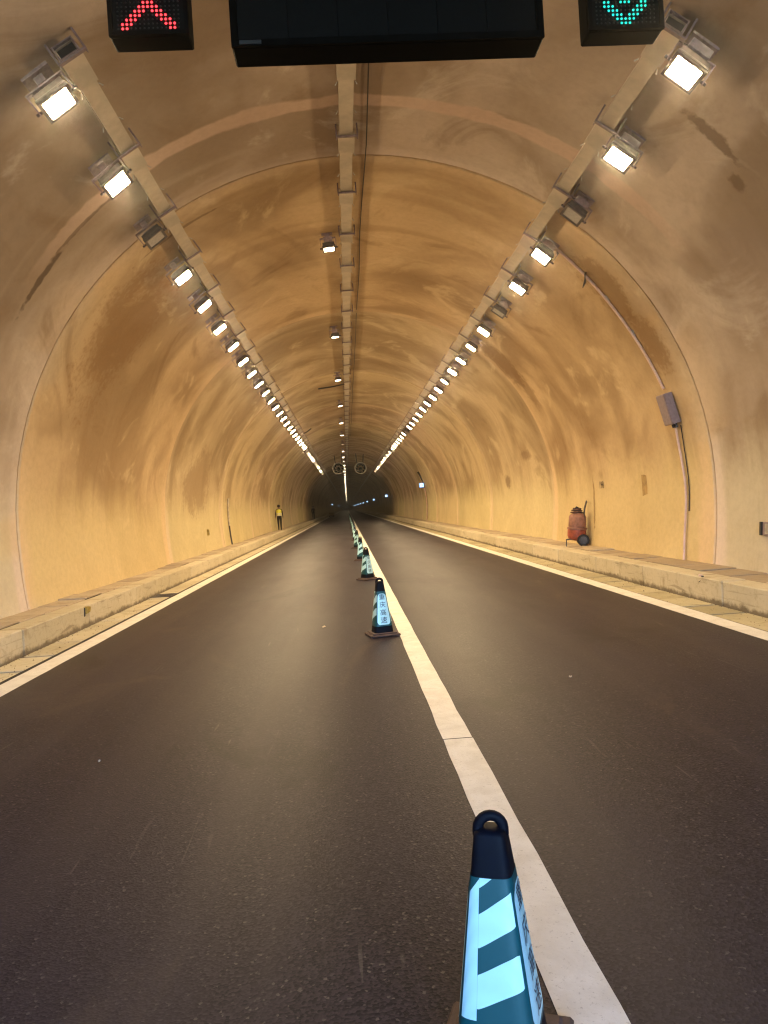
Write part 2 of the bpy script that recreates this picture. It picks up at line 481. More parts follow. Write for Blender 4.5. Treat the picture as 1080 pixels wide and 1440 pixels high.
M['facade'] = simple('portal_concrete', (0.34, 0.32, 0.29), 0.85, var=0.2, scale=0.8)

# ------------------------------------------------------------------ the setting
Y_IN, Y_OUT = -3.6, 4200.0
KZ = 0.33                                # walkway height
XL_LINE = (-3.65, -3.40); XR_LINE = (4.15, 4.40)
XL_K, XR_K = -4.13, 4.88                 # kerb foot

def sheet(name, x0, x1, y0, y1, z, m, kind='structure'):
    o = MB().add([(x0, y0, z), (x1, y0, z), (x1, y1, z), (x0, y1, z)], [(0, 1, 2, 3)]).build(name, m)
    return tag(o, kind=kind)

# outside ground either side of the hill, and the hill over the tunnel is not seen
sheet('ground', -60, 60, -80, 4380, -0.35, M['soil'])
sheet('bounce_forecourt', -14, 14, -60, Y_IN - 1.3, -0.31, M['kerb'])  # unseen paving added to bounce sky light into the tunnel mouth
road = MB()
road.box(XL_LINE[0] - 0.01, XR_LINE[1] + 0.02, -78, Y_OUT + 100, -0.30, 0.0)
tag(road.build('road', M['asphalt']), kind='structure')

def painted_line(name, x0, x1, y0, y1, dx0=0.0):
    rnd = random.Random(int(y0 * 10 + x0 * 100))
    mb = MB()
    ys = [y0]
    while ys[-1] < min(y1, 60): ys.append(ys[-1] + 0.35)
    ys[-1] = min(y1, 60)
    if y1 > 60: ys.append(y1)
    vs, fs = [], []
    for y in ys:
        vs += [(x0 + dx0 + rnd.uniform(-.004, .004), y, 0.004), (x1 + dx0 + rnd.uniform(-.004, .004), y, 0.004)]
    for i in range(len(ys) - 1): fs.append((2 * i, 2 * i + 1, 2 * i + 3, 2 * i + 2))
    mb.add(vs, fs)
    return tag(mb.build(name, M['paint']), kind='structure')
painted_line('edge_line', *XL_LINE, -40, Y_OUT)
painted_line('edge_line', *XR_LINE, -40, Y_OUT)
painted_line('centre_line', 0.548, 0.750, -40, 5.135, 0.003)
painted_line('centre_line', 0.548, 0.745, 5.150, Y_OUT)

# ---- lining: shell behind, one part per poured ring
def shell_mesh(y0, y1, d):
    mb = MB()
    vs = [vault(-VB + 2 * VB * i / 48, d) for i in range(49)]
    pts = [(x, y0, z) for x, z in vs] + [(x, y1, z) for x, z in vs]
    mb.add(pts, [(i, i + 1, i + 50, i + 49) for i in range(48)])
    return mb
shell = tag(shell_mesh(Y_IN, Y_OUT, -0.14).build('tunnel_wall', M['shell'], smooth=True), kind='structure')

def lining(y0, y1, parent, name='lining_segment', ny=12, off=0.0, seed=0, lip=True):
    nv = 72
    g = 0.012
    rnd = random.Random(seed)
    rows = []
    ys = [y0 + g, y0 + g + 0.02] + [y0 + (y1 - y0) * k / ny for k in range(1, ny)] + [y1 - g - 0.02, y1 - g]
    prof = [(ys[0], -0.12)] if lip else []
    prof += [(ys[0], -0.018)] + [(y, 0.0) for y in ys[1:-1]] + [(ys[-1], -0.018)]
    if lip: prof += [(ys[-1], -0.12)]
    vs, uv, fs = [], [], []
    for (y, d) in prof:
        for i in range(nv + 1):
            v = -VB + 2 * VB * i / nv
            e = d + off
            if d == 0.0:
                e += 0.010 * noise.noise(Vector((y * 0.4, v * 0.4, seed))) + 0.004 * noise.noise(Vector((y * 1.7, v * 1.5, seed + 9)))
            yy = y
            if d == -0.018 or (d == 0.0 and (y < ys[2] or y > ys[-3])):
                yy += 0.010 * noise.noise(Vector((y0 if y < (y0 + y1) / 2 else y1, v * 2.3, 5.0)))
            x, z = vault(v, e)
            vs.append((x, yy, z)); uv.append((yy, v))
    for j in range(len(prof) - 1):
        for i in range(nv):
            a = j * (nv + 1) + i
            fs.append((a, a + 1, a + nv + 2, a + nv + 1))
    mb = MB().add(vs, fs)
    o = mb.build(name, M['lining'], parent, smooth=True)
    lay = o.data.uv_layers.new(name='UVMap')
    for lp in o.data.loops: lay.data[lp.index].uv = uv[lp.vertex_index]
    return o

tints = {}
k = -1
y = JOINT0 - SEG
idx = 0
while y < 97:
    o = lining(y, y + SEG, shell, ny=10, off=[-.014, -.014, 0.0, -.016, 0.0, -.03, -.006, -.02, 0.0, -.03, -.01][min(idx, 10)], seed=idx + 1)
    b_ = random.uniform(0.90, 1.08)
    if y < 12 - 0.1: o.color = (0.93, 0.92, 1.02, 1)
    elif y < 21: o.color = (0.98, 0.86, 0.68, 1)
    else: o.color = (b_, b_ * (0.93 + random.uniform(-.03, .03)), b_ * (0.80 + random.uniform(-.06, .06)), 1)
    y += SEG; idx += 1
YL = y
far = MB()
o = lining(YL, Y_OUT, shell, 'lining_far_run', ny=60, seed=77)
o.color = (0.9, 0.82, 0.68, 1)

# portal face round the mouth behind the camera (and at the far end)
for (yy, dy) in ((Y_IN, -1.2), (Y_OUT, 1.2)):
    mb = MB()
    arc = [vault(-VB + 2 * VB * i / 48, 0.02 if False else -0.02) for i in range(49)]
    outer = []
    for (x, z) in arc:
        a = math.atan2(z - ZC, x - XC)
        c, s_ = math.cos(a), math.sin(a)
        kx = 11.0 / max(abs(c), 1e-6); kz = (9.0 if s_ > 0 else 2.0) / max(abs(s_), 1e-6)
        kk = min(kx, kz)
        outer.append((XC + c * kk, ZC + s_ * kk))
    for (ya, yb) in ((yy - 0.002 * (1 if dy > 0 else -1), yy + dy),):
        n = 49
        vs = [(x, ya, z) for x, z in arc] + [(x, ya, z) for x, z in outer] + [(x, yb, z) for x, z in arc] + [(x, yb, z) for x, z in outer]
        fs = []
        for i in range(48):
            fs += [(i, i + 1, n + i + 1, n + i), (2 * n + i, 3 * n + i, 3 * n + i + 1, 2 * n + i + 1), (i, 2 * n + i, 2 * n + i + 1, i + 1), (n + i, n + i + 1, 3 * n + i + 1, 3 * n + i)]
        mb.add(vs, fs)
    tag(mb.build('portal_wall', M['facade']), kind='structure')

# ---- gutters, kerbs and walkways, piece by piece
def pieces(base, part, x0, x1, z0, z1, y0, yb, y1, step, gap, m, rnd, zj=0.006, xj=0.004, bev=0.006, tilt=0.0, lift=0.0):
    """a row of blocks from y0; blocks are parts up to yb, one joined run of the rest to y1"""
    y = y0
    run = MB()
    while y < y1:
        L = step * rnd.uniform(0.93, 1.07)
        gp = gap * rnd.choice((0.5, 0.7, 1.0, 1.0, 1.6, 2.8))
        if y < yb:
            mb = MB()
            dz, dx = rnd.uniform(-zj, zj), rnd.uniform(-xj, xj)
            if lift and rnd.random() < 0.4: dz += rnd.uniform(.006, lift)
            Mx = Matrix.Translation(((x0 + x1) / 2 + dx, y + L / 2, z1 + dz)) @ Matrix.Rotation(rnd.uniform(-tilt, tilt), 4, 'Y') @ Matrix.Rotation(rnd.uniform(-tilt, tilt) * 0.4, 4, 'X') @ Matrix.Rotation(rnd.uniform(-tilt, tilt) * 0.5, 4, 'Z')
            mb.box(-(x1 - x0) / 2, (x1 - x0) / 2, -(L - gp) / 2, (L - gp) / 2, -(z1 - z0), 0, Mx, bev=bev)
            mb.build(part, m, base)
        else:
            run.box(x0, x1, y + gp / 2, y + L - gp / 2, z0, z1 + rnd.uniform(-zj, zj))
        y += L
    if run.v: tag(run.build(part + '_run', m, base), kind='stuff')

for side in (-1, 1):
    rnd = random.Random(40 + side)
    if side < 0: gx0, gx1, kf, slot = XL_K + 0.012, XL_LINE[0] - 0.078, XL_K, (XL_LINE[0] - 0.078, XL_LINE[0] - 0.011)
    else: gx0, gx1, kf, slot = XR_LINE[1] + 0.03, XR_K - 0.014, XR_K, (XR_LINE[1] + 0.02, XR_LINE[1] + 0.03)
    a, b = (XL_K - 0.02, XL_LINE[0] - 0.012) if side < 0 else (XR_LINE[1] + 0.021, XR_K + 0.02)
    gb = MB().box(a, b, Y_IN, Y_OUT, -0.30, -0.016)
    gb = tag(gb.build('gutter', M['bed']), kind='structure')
    pieces(gb, 'gutter_slab', gx0, gx1, -0.015, 0.002, -1.0, 42, 130, 0.98 if side < 0 else 0.85, 0.034, M['gutter_slab'] if side < 0 else M['gutter_moss'], rnd, 0.004, 0.004, 0.004, 0.006)
    tag(MB().box(gx0, gx1, 130, Y_OUT, -0.015, 0.002).build('gutter_slab_far', M['gutter_slab'] if side < 0 else M['gutter_moss'], gb), kind='stuff')
    if side < 0: tag(MB().box(slot[0] + .001, slot[1] - .001, Y_IN, Y_OUT, -0.0155, -0.003).build('dirt_shade_strip', M['bed'], gb), kind='stuff')  # near-flush dark strip: slot dirt with the slot's shade put into the colour
    # kerb: blocks with a top about 0.4 wide, leaning back a touch
    kx0, kx1 = (kf - 0.34, kf) if side < 0 else (kf, kf + 0.34)
    wx = wall_x(side, KZ)
    wx0, wx1 = (wx - 0.06, kx0 - 0.012) if side < 0 else (kx1 + 0.012, wx + 0.06)
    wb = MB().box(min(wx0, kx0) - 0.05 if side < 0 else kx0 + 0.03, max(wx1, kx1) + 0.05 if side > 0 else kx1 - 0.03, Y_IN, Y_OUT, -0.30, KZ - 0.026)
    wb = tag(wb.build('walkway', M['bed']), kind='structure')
    kb = empty('kerb', (0, 0, 0)); tag(kb, kind='structure')
    pieces(kb, 'kerb_block', kx0, kx1, -0.06, KZ, -3.0, 60, 140, 2.6, 0.014, M['kerb'], rnd, 0.004, 0.004, 0.012, 0.002)
    tag(MB().box(kx0, kx1, 140, Y_OUT, -0.06, KZ).build('kerb_far', M['kerb'], kb), kind='stuff')
    pieces(wb, 'cover_slab', wx0, wx1, KZ - 0.024, KZ + 0.002, -1.5, 48, 130, 0.86, 0.026, M['walk'], rnd, 0.006, 0.006, 0.005, 0.010, 0.020)
    tag(MB().box(wx0, wx1, 130, Y_OUT, KZ - 0.024, KZ + 0.002).build('cover_slab_far', M['walk'], wb), kind='stuff')
    # grit and crumbs gathered at the kerb foot and in the slot
    gr = MB()
    for _ in range(1500):
        y = rnd.uniform(5, 34)
        if rnd.random() < 0.72: x = kf + (-side) * abs(rnd.gauss(0, 0.022)) - side * 0.004
        else: x = rnd.uniform(gx0, gx1)
        s = rnd.uniform(0.004, 0.014) * (1.6 if rnd.random() < 0.08 else 1)
        z = 0.0
        q = [(x + s * rnd.uniform(.6, 1.2) * math.cos(w), y + s * rnd.uniform(.7, 1.8) * math.sin(w), z - 0.006) for w in (0, 1.6, 3.1, 4.7)]
        gr.add(q + [(x, y, z + s * 0.8)], [(0, 1, 4), (1, 2, 4), (2, 3, 4), (3, 0, 4)])
    tag(gr.build('gravel', M['grit']), kind='stuff')

# a drain grate between the left gutter slabs
gd = empty('drain_grate', (-3.905, 16.2, 0.006)); tag(gd, 'dark iron drain grate set in the gutter beside the white edge line', 'drain grate')
f = MB()
for (x0, x1, y0, y1) in ((-.21, -.18, -.32, .32), (.18, .21, -.32, .32), (-.18, .18, -.32, -.29), (-.18, .18, .29, .32)): f.box(x0, x1, y0, y1, -0.02, 0.006)
f.build('frame', M['steel_dark'], gd)
for k in range(9): MB().box(-.178, .178, -.275 + k * .065, -.245 + k * .065, -0.016, 0.003).build('bar', M['steel_dark'], gd)
MB().box(-.18, .18, -.29, .29, -0.024, -0.018).build('pit_shade', M['tray_in'], gd)  # near-black sheet stands in for the shade below the bars

# ------------------------------------------------------------------ things hung in the vault
def local(deg, y, d=0.0):
    """matrix: local -Z points to the tunnel axis, local Y along it, local X round the hoop, origin on the vault"""
    w = math.radians(deg)
    x, z = vault(vdeg(deg), d)
    return Matrix.Translation((x, y, z)) @ Matrix.Rotation(w, 4, 'Y')

def cable_tray(deg, y0, ystep, y1, label, T=-0.085):
    root = empty('cable_tray', (0, 0, 0)); tag(root, label, 'cable tray', 'cable trays under the vault')
    root.matrix_world = local(deg, y0)
    # channel section proto, local y from 0 to ystep
    W, B = 0.095, T - 0.115
    ch = MB()
    ch.box(-W, W, 0.0, ystep - 0.006, B, B + 0.004)
    ch.box(-W, -W + 0.004, 0.0, ystep - 0.006, B + 0.004, T)
    ch.box(W - 0.004, W, 0.0, ystep - 0.006, B + 0.004, T)
    ch.box(-W, W, 0.0, ystep - 0.006, T + 0.001, T + 0.004)
    lid = MB()
    lid.box(-W - 0.022, W + 0.022, 0.02, 0.52, B - 0.012, B - 0.001)
    lid.box(-W - 0.022, -W - 0.012, 0.02, 0.52, B - 0.001, B + 0.07)
    lid.box(W + 0.012, W + 0.022, 0.02, 0.52, B - 0.001, B + 0.07)
    arm = MB()
    arm.box(-W - 0.055, W + 0.075, -0.02, 0.022, B - 0.034, B - 0.013)
    arm.box(-W - 0.055, -W - 0.035, -0.02, 0.022, B - 0.013, 0.01)
    arm.box(W + 0.055, W + 0.075, -0.02, 0.022, B - 0.013, 0.01)
    arm.tube([(-W - 0.045, 0.001, B - 0.02), (-W - 0.045, 0.001, B - 0.07)], 0.007, 6)
    arm.tube([(W + 0.065, 0.001, B - 0.02), (W + 0.065, 0.001, B - 0.07)], 0.007, 6)
    clips = []
    for yy in (0.62, 1.32):
        for sx in (-1, 1):
            clip = MB(); clips.append(('clip', clip, M['steel']))
            x = sx * (W + 0.012)
            clip.tube([(x, yy, B + 0.03), (x + sx * 0.03, yy + 0.02, B - 0.005), (x + sx * 0.02, yy + 0.05, B + 0.02)], 0.006, 5)
    protos = (('tray_section', ch, M['tray']), ('sleeve', lid, M['tray']), ('bracket', arm, M['bracket'])) + tuple(clips)
    made = []
    n = int((y1 - y0) / ystep)
    for k in range(n):
        for j, (nm, mb, mt) in enumerate(protos):
            if nm == 'clip' and k > 10: continue
            if k == 0: o = mb.build(nm, mt, root); made.append(o)
            else:
                o = made[j].copy(); COL.objects.link(o)
                o.parent = root
            o.location = (random.uniform(-.003, .003), k * ystep, random.uniform(-.004, .004))
    # near-black plate stands in for shade inside the open tray end, then its rim
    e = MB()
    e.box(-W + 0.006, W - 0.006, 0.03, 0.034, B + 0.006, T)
    e.build('end_shade', M['tray_in'], root)
    rim = MB()
    for (x0, x1, z0, z1) in ((-W - .018, W + .018, B - .018, B - .002), (-W - .018, W + .018, T + .006, T + .02), (-W - .018, -W - .002, B - .002, T + .006), (W + .002, W + .018, B - .002, T + .006)):
        rim.box(x0, x1, -0.03, 0.012, z0, z1)
    rim.build('end_rim', M['bracket'], root)
    far = MB().box(-W, W, n * ystep, 420, B, T); far.build('far_run', M['tray'], root)
    return root

cable_tray(34.0, 7.20, 1.86, 93, 'pale steel cable tray above the junction box and the parked extinguisher', -.075)
cable_tray(-32.0, 7.48, 1.93, 93, 'pale steel cable tray above the walkway where the two people walk', -.075)
cable_tray(-1.15, 7.10, 1.95, 93, 'pale steel cable tray running along the crown of the vault', -.03)

# ---- floodlights
def make_floodlight(lit=True, lens='lens', s=1.0):
    root = empty('floodlight')
    b = MB()
    b.box(-.165 * s, .165 * s, -.175 * s, .175 * s, -.300, -.268, bev=0.008)
    for k in range(9):
        y = (-.155 + k * .03875) * s
        b.box(-.15 * s, .15 * s, y - .006, y + .006, -.268, -.215)
    b.box(-.12 * s, .12 * s, -.12 * s, .12 * s, -.2675, -.20)
    b.build('housing', M['lamp_body'], root)
    fr = MB()
    for (x0, x1, y0, y1) in ((-.165, -.128, -.175, .175), (.128, .165, -.175, .175), (-.128, .128, -.175, -.142), (-.128, .128, .142, .175)):
        fr.box(x0 * s, x1 * s, y0 * s, y1 * s, -.322, -.301)
    fr.build('frame', M['lamp_body'], root)
    ln = MB()
    z = -.309
    ln.add([(-.127 * s, -.141 * s, z), (-.127 * s, .141 * s, z), (.127 * s, .141 * s, z), (.127 * s, -.141 * s, z)], [(0, 1, 2, 3)])
    ln.build('lens', M[lens] if lit else M['glass_off'], root)
    br = MB()
    br.box(-.14 * s, .14 * s, -.10 * s, .10 * s, -.012, .02)
    br.box(-.20 * s, .20 * s, -.03, .03, -.10, -.085)
    br.box(-.05, .05, -.05, .05, -.085, -.012)
    br.box(-.20 * s, -.188 * s, -.025, .025, -.30, -.10)
    br.box(.188 * s, .20 * s, -.025, .025, -.30, -.10)
    br.build('bracket', M['lamp_plate'], root)
    dr = MB().box(-.11 * s, .11 * s, -.17 * s, -.065 * s, -.195, -.10, bev=0.006)
    dr.build('driver_box', M['lamp_plate'], root)
    for sx in (-1, 1): MB().tube([(sx * .166 * s, 0, -.285), (sx * .225 * s, 0, -.285)], 0.016, 8).build('pivot_knob', M['lamp_body'], root)
    return root

def lead(root, pts):
    MB().tube(pts, 0.006, 5).build('lead', M['cable'], root)

flood_on = make_floodlight(True, s=1.1)
lead(flood_on, [(-.1, -.12, -.15), (-.2, -.16, -.2), (-.27, -.1, -.17), (-.3, -.02, -.1)])
flood_dim = make_floodlight(True, 'lens_dim', 1.0)
lead(flood_dim, [(-.1, -.12, -.15), (-.2, -.16, -.2), (-.27, -.1, -.17), (-.3, -.02, -.1)])
flood_faint = make_floodlight(True, 'lens_faint', 0.8)
flood_off = make_floodlight(False)
lead(flood_off, [(-.1, -.12, -.15), (-.2, -.16, -.2), (-.27, -.1, -.17), (-.3, -.02, -.1)])
crown_on = make_floodlight(True, 'lens_crown', 0.78)
first = {'on': True, 'dim': True, 'faint': True, 'off': True, 'crown': True}
def put(kind, proto, deg, y, label, group, jitter=1.0):
    if first.get(kind): o = proto; first[kind] = False
    else: o = copy_tree(proto)
    o.matrix_world = local(deg, y) @ Matrix.Rotation(random.gauss(0, .03) * jitter, 4, 'X') @ Matrix.Rotation(random.gauss(0, .03) * jitter, 4, 'Y')
    tag(o, label, 'floodlight', group)
    return o
OFF_R, OFF_L = {2, 5, 19, 27}, {2, 24, 31, 37, 38}
for i in range(46):
    s = 'off' if i in OFF_R else 'faint' if i > 25 else 'dim' if i > 15 or i in (7, 10) else 'on'
    lab = ('%s square floodlight in the row above the extinguisher, %s from the near tray end' % ('unlit' if s == 'off' else 'glowing', ordinal(i + 1)))
    put(s, {'off': flood_off, 'on': flood_on, 'dim': flood_dim, 'faint': flood_faint}[s], 37.7, 7.43 + 1.858 * i, lab, 'floodlights in a row above the extinguisher side')
for i in range(44):
    s = 'off' if i in OFF_L else 'faint' if i > 25 else 'dim' if i > 15 else 'on'
    lab = ('%s square floodlight in the row above the walking people, %s from the near tray end' % ('unlit' if s == 'off' else 'glowing', ordinal(i + 1)))
    o = put(s, {'off': flood_off, 'on': flood_on, 'dim': flood_dim, 'faint': flood_faint}[s], -35.9, 7.75 + 1.932 * i, lab, 'floodlights in a row above the walking people')
    o.matrix_world = o.matrix_world @ Matrix.Rotation(PI, 4, 'Z') @ Matrix.Scale(1, 4)
for i in range(10):
    lab = 'small lit lamp beside the crown cable tray, %s from the overhead board' % ordinal(i + 1)
    put('crown', crown_on, -5.15, 15.26 + 7.82 * i, lab, 'small lamps along the crown of the vault')
# the same lamps far down the dark part of the tunnel: a few pixels each
fl = MB().box(-.14, .14, -.15, .15, -.30, -.10)
fl = fl.build('crown_lamp', M['lamp_body'])
fln = MB().add([(-.12, -.13, -.302), (-.12, .13, -.302), (.12, .13, -.302), (.12, -.13, -.302)], [(0, 1, 2, 3)]).build('lens', M['lens_far'], fl)
hang = MB().box(-.03, .03, -.03, .03, -.10, .02).build('hanger', M['bracket'], fl)
for i in range(56):
    o = fl if i == 0 else copy_tree(fl)
    o.matrix_world = local(-5.15, 93.5 + 7.82 * i)
    tag(o, 'tiny far lamp on the crown past the jet fans, %s beyond them' % ordinal(i + 1), 'lamp', 'far lamps on the dark crown')

# thin wire and marks right of the crown tray, loose cables across the vault
def hoop_path(y, d0, d1, n=14, off=0.02, sag=0.0):
    out = []
    for k in range(n + 1):
        t_ = k / n
        x, z = vault(vdeg(d0 + (d1 - d0) * t_), off)
        out.append((x, y, z - sag * math.sin(PI * t_)))
    return out
w = MB()
for (a, b) in ((8, 21.4), (21.6, 60)):
    pts = []
    y = a
    while y <= b:
        x, z = vault(vdeg(1.9 + 0.5 * noise.noise(Vector((y * .3, 0, 0)))), 0.018)
        pts.append((x, y, z)); y += 1.2
    w.tube(pts, 0.009, 5)
tag(w.build('wire', M['cable']), 'thin dark wire clipped to the vault alongside the crown tray', 'wire')
for (y, d0, d1, lab) in ((33.2, -14.5, -1.2, 'dark loose cable curving across the crown below the third crown lamp'), (46.0, -31.5, -25, 'short dark cable end sticking out beside the cable tray above the walkers')):
    c = MB().tube(hoop_path(y, d0, d1, 12, 0.10, 0.06), 0.03, 6)
    tag(c.build('loose_cable', M['cable']), lab, 'cable')

# ---- overhead dark display board
vb = empty('display_board', (0.525, 5.72, 5.03)); tag(vb, 'big switched-off black message board hung under the crown', 'display board')
WB, HB, DB = 1.165, 1.02, 0.27
c = MB().box(-WB, WB, 0.012, DB, 0, HB, bev=0.012); c.build('casing', M['black'], vb)
fr = MB()
for (x0, x1, z0, z1) in ((-WB, WB, 0, .05), (-WB, WB, HB - .05, HB), (-WB, -WB + .05, .05, HB - .05), (WB - .05, WB, .05, HB - .05)): fr.box(x0, x1, -.012, .010, z0, z1)
fr.build('frame', M['black'], vb)
nx, nz = 6, 3
for i in range(nx):
    for j in range(nz):
        x0 = -WB + .055 + i * (2 * WB - .11) / nx; x1 = x0 + (2 * WB - .11) / nx - .006
        z0 = .055 + j * (HB - .11) / nz; z1 = z0 + (HB - .11) / nz - .006
        MB().box(x0, x1, -.004 + random.uniform(-.001, .001), .010, z0, z1).build('module', M['panel'], vb)
MB().box(-WB + .06, -WB + .22, -.018, -.0125, .012, .04).build('plate', M['led_off'], vb)
for x in (-.75, .75):
    xw = .525 + x; zt = ZC + math.sqrt(R0 ** 2 - (xw - XC) ** 2) - 5.03
    MB().tube([(x, DB / 2, HB - .01), (x, DB / 2, zt + .02)], 0.04, 10).build('hanger', M['steel_dark'], vb)
    MB().box(x - .12, x + .12, DB / 2 - .12, DB / 2 + .12, zt - .05, zt + .03).build('ceiling_plate', M['steel_dark'], vb)

# ---- lane signals
def lane_signal(x, zb, on, label, pred):
    r = empty('lane_signal', (x, 5.74, zb)); tag(r, label, 'lane signal', 'lane signals under the vault')
    W, Hh, D = .29, .60, .20
    MB().box(-W, W, .01, D, 0, Hh, bev=0.01).build('casing', M['black'], r)
    fr = MB()
    for (x0, x1, z0, z1) in ((-W, W, 0, .03), (-W, W, Hh - .03, Hh), (-W, -W + .03, .03, Hh - .03), (W - .03, W, .03, Hh - .03)): fr.box(x0, x1, -.02, .008, z0, z1)
    fr.build('hood', M['black'], r)
    MB().box(-W + .032, W - .032, -.002, .008, .032, Hh - .032).build('panel', M['panel'], r)
    lit, off = MB(), MB()
    p = .0315
    for i in range(-8, 9):
        for j in range(-8, 9):
            cx, cz = i * p, Hh / 2 - .055 + j * p
            if abs(cx) > W - .045 or abs(cz - Hh / 2) > Hh / 2 - .045: continue
            l = pred(i, j)
            rr = .0098 if l else .007
            mb = lit if l else off
            mb.lathe([(rr, -.003), (rr * .8, -.0075), (rr * .35, -.0095)], 8, Matrix.Translation((cx, 0, cz)) @ Matrix.Rotation(-PI / 2, 4, 'X'))
            b0 = len(mb.v) - 8
            mb.f.append(tuple(range(b0, b0 + 8))); mb.mi.append(0)
    tag(lit.build('lit_dots', M[on], r), kind='stuff')
    tag(off.build('dark_dots', M['led_off'], r), kind='stuff')
    zt = ZC + math.sqrt(R0 ** 2 - (x - XC) ** 2) - zb
    MB().tube([(0, D / 2, Hh - .01), (0, D / 2, zt + .02)], 0.03, 10).build('hanger', M['steel_dark'], r)
    MB().box(-.1, .1, D / 2 - .1, D / 2 + .1, zt - .04, zt + .05).build('ceiling_plate', M['steel_dark'], r)
    return r
lane_signal(-1.235, 5.145, 'led_red', 'black lane signal box glowing with a red X beside the dark board', lambda i, j: abs(i) <= 6 and abs(abs(i) - abs(j)) <= 1 and not (abs(i) == 6 and abs(j) == 7))
lane_signal(2.325, 5.075, 'led_green', 'black lane signal box glowing with a green down arrow beside the dark board',
            lambda i, j: (abs(i) <= 5 and 0 <= j + 7 - abs(i) <= 2) or (abs(i) <= 1 and -1 <= j <= 7))

# ---- jet fans
def jet_fan(x, z, label):
    y = 76.0
    r = empty('jet_fan', (x, y, z)); tag(r, label, 'jet fan', 'pair of jet fans under the crown')
    A = Matrix.Rotation(-PI / 2, 4, 'X')
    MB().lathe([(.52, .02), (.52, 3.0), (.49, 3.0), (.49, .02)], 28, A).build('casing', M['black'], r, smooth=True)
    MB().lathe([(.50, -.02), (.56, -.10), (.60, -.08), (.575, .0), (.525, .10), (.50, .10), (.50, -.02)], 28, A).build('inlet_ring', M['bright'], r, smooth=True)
    MB().lathe([(.0, .25), (.10, .28), (.16, .40), (.16, 1.6), (.02, 1.7)], 16, A).build('hub', M['black'], r, smooth=True)  # black on casing, hub and blades paints in the fan's inner shade
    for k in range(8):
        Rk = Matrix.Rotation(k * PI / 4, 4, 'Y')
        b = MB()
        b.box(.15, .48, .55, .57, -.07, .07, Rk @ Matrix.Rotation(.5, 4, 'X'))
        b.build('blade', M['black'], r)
    zt = ZC + math.sqrt(R0 ** 2 - (x - XC) ** 2) - z
    for yy in (.5, 2.5):
        for sx in (-.3, .3): MB().tube([(sx, yy, .45), (sx * 1.25, yy, zt + .05)], 0.04, 8).build('hanger', M['steel_dark'], r)
jet_fan(-0.60, 5.52, 'round jet fan under the crown, the one touching the string of far crown lamps')
jet_fan(1.57, 5.42, 'round jet fan under the crown, the one clear of the far crown lamps')

# ---- junction box and conduit on the right wall
def wall_matrix(side, z, y, d=0.0):
    """local X along +Y of the tunnel, local Y out of the wall towards the road, local Z up the wall"""
    x0, x1 = wall_x(side, z - .05, d), wall_x(side, z + .05, d)
    upv = Vector((x1 - x0, 0, .1)).normalized()
    yv = Vector((0, 1, 0))
    n = yv.cross(upv).normalized()
    if n.x * side > 0: n = -n
    Mx = Matrix((yv, n, upv)).transposed().to_4x4()
    return Matrix.Translation((wall_x(side, z, d), y, z)) @ Mx

jb = empty('junction_box'); jb.matrix_world = wall_matrix(1, 2.98, 12.95)
tag(jb, 'mauve-grey junction box on the curved wall where the conduit drops', 'junction box')
MB().box(-.16, .16, 0.02, .17, -.27, .27, bev=0.008).build('enclosure', M['boxgrey'], jb)
MB().box(-.15, .15, .171, .18, -.255, .255, bev=0.003).build('door', M['boxgrey'], jb)
for x in (-.06, .05): MB().tube([(x, .08, -.27), (x, .08, -.34)], 0.025, 8).build('cable_gland', M['steel_dark'], jb)
MB().box(-.10, .10, -.01, .0195, -.23, .23).build('back_plate', M['steel_dark'], jb)
cd = empty('conduit', (0, 0, 0)); tag(cd, 'pinkish conduit curving down the wall from a floodlight through the junction box', 'conduit')
up_ = hoop_path(13.0, 38.6, 71.6, 26, 0.03)
up_ = [(up_[0][0] - .06, 12.75, up_[0][2] - .22)] + up_
up_ = [(x, y_ + 0.14 * math.sin(i / len(up_) * PI), z) for i, (x, y_, z) in enumerate(up_)]
MB().tube(up_, 0.024, 8).build('upper_pipe', M['conduit'], cd, smooth=True)
zs = [2.66 - i * .098 for i in range(24)]
dn = [(wall_x(1, z, .04), 13.0 + .03 * math.sin(i * .4), z) for i, z in enumerate(zs)] + [(wall_x(1, KZ, .04), 13.0, KZ + .02)]
MB().tube(dn, 0.022, 8).build('lower_pipe', M['conduit'], cd, smooth=True)
MB().tube([(x + .02, y_ - .085 - .07 * max(0, z - 1.4), z) for x, y_, z in dn[:16]], 0.010, 6).build('spare_cable', M['cable'], cd, smooth=True)
for dg in (44, 52, 60, 67):
    x, z = vault(vdeg(dg), 0.012)
    MB().box(-.05, .05, -.012, .012, -.012, .012, Matrix.Translation((x, 13.1, z)) @ Matrix.Rotation(math.radians(dg), 4, 'Y')).build('clip', M['steel'], cd)
# stray dark wire tuft
tf = MB()
for k in range(4):
    x, z = vault(vdeg(46.0), 0.01)
    tf.tube([(x, 13.02 + k * .02, z), (x - .05 + .02 * k, 12.95 + .05 * k, z - .05), (x - .02 - .01 * k, 13.0 + .03 * k, z - .18 - .02 * k)], 0.010, 5)
tag(tf.build('wire_tuft', M['cable']), 'short tuft of dark wires poking out of the vault beside the conduit', 'wire')

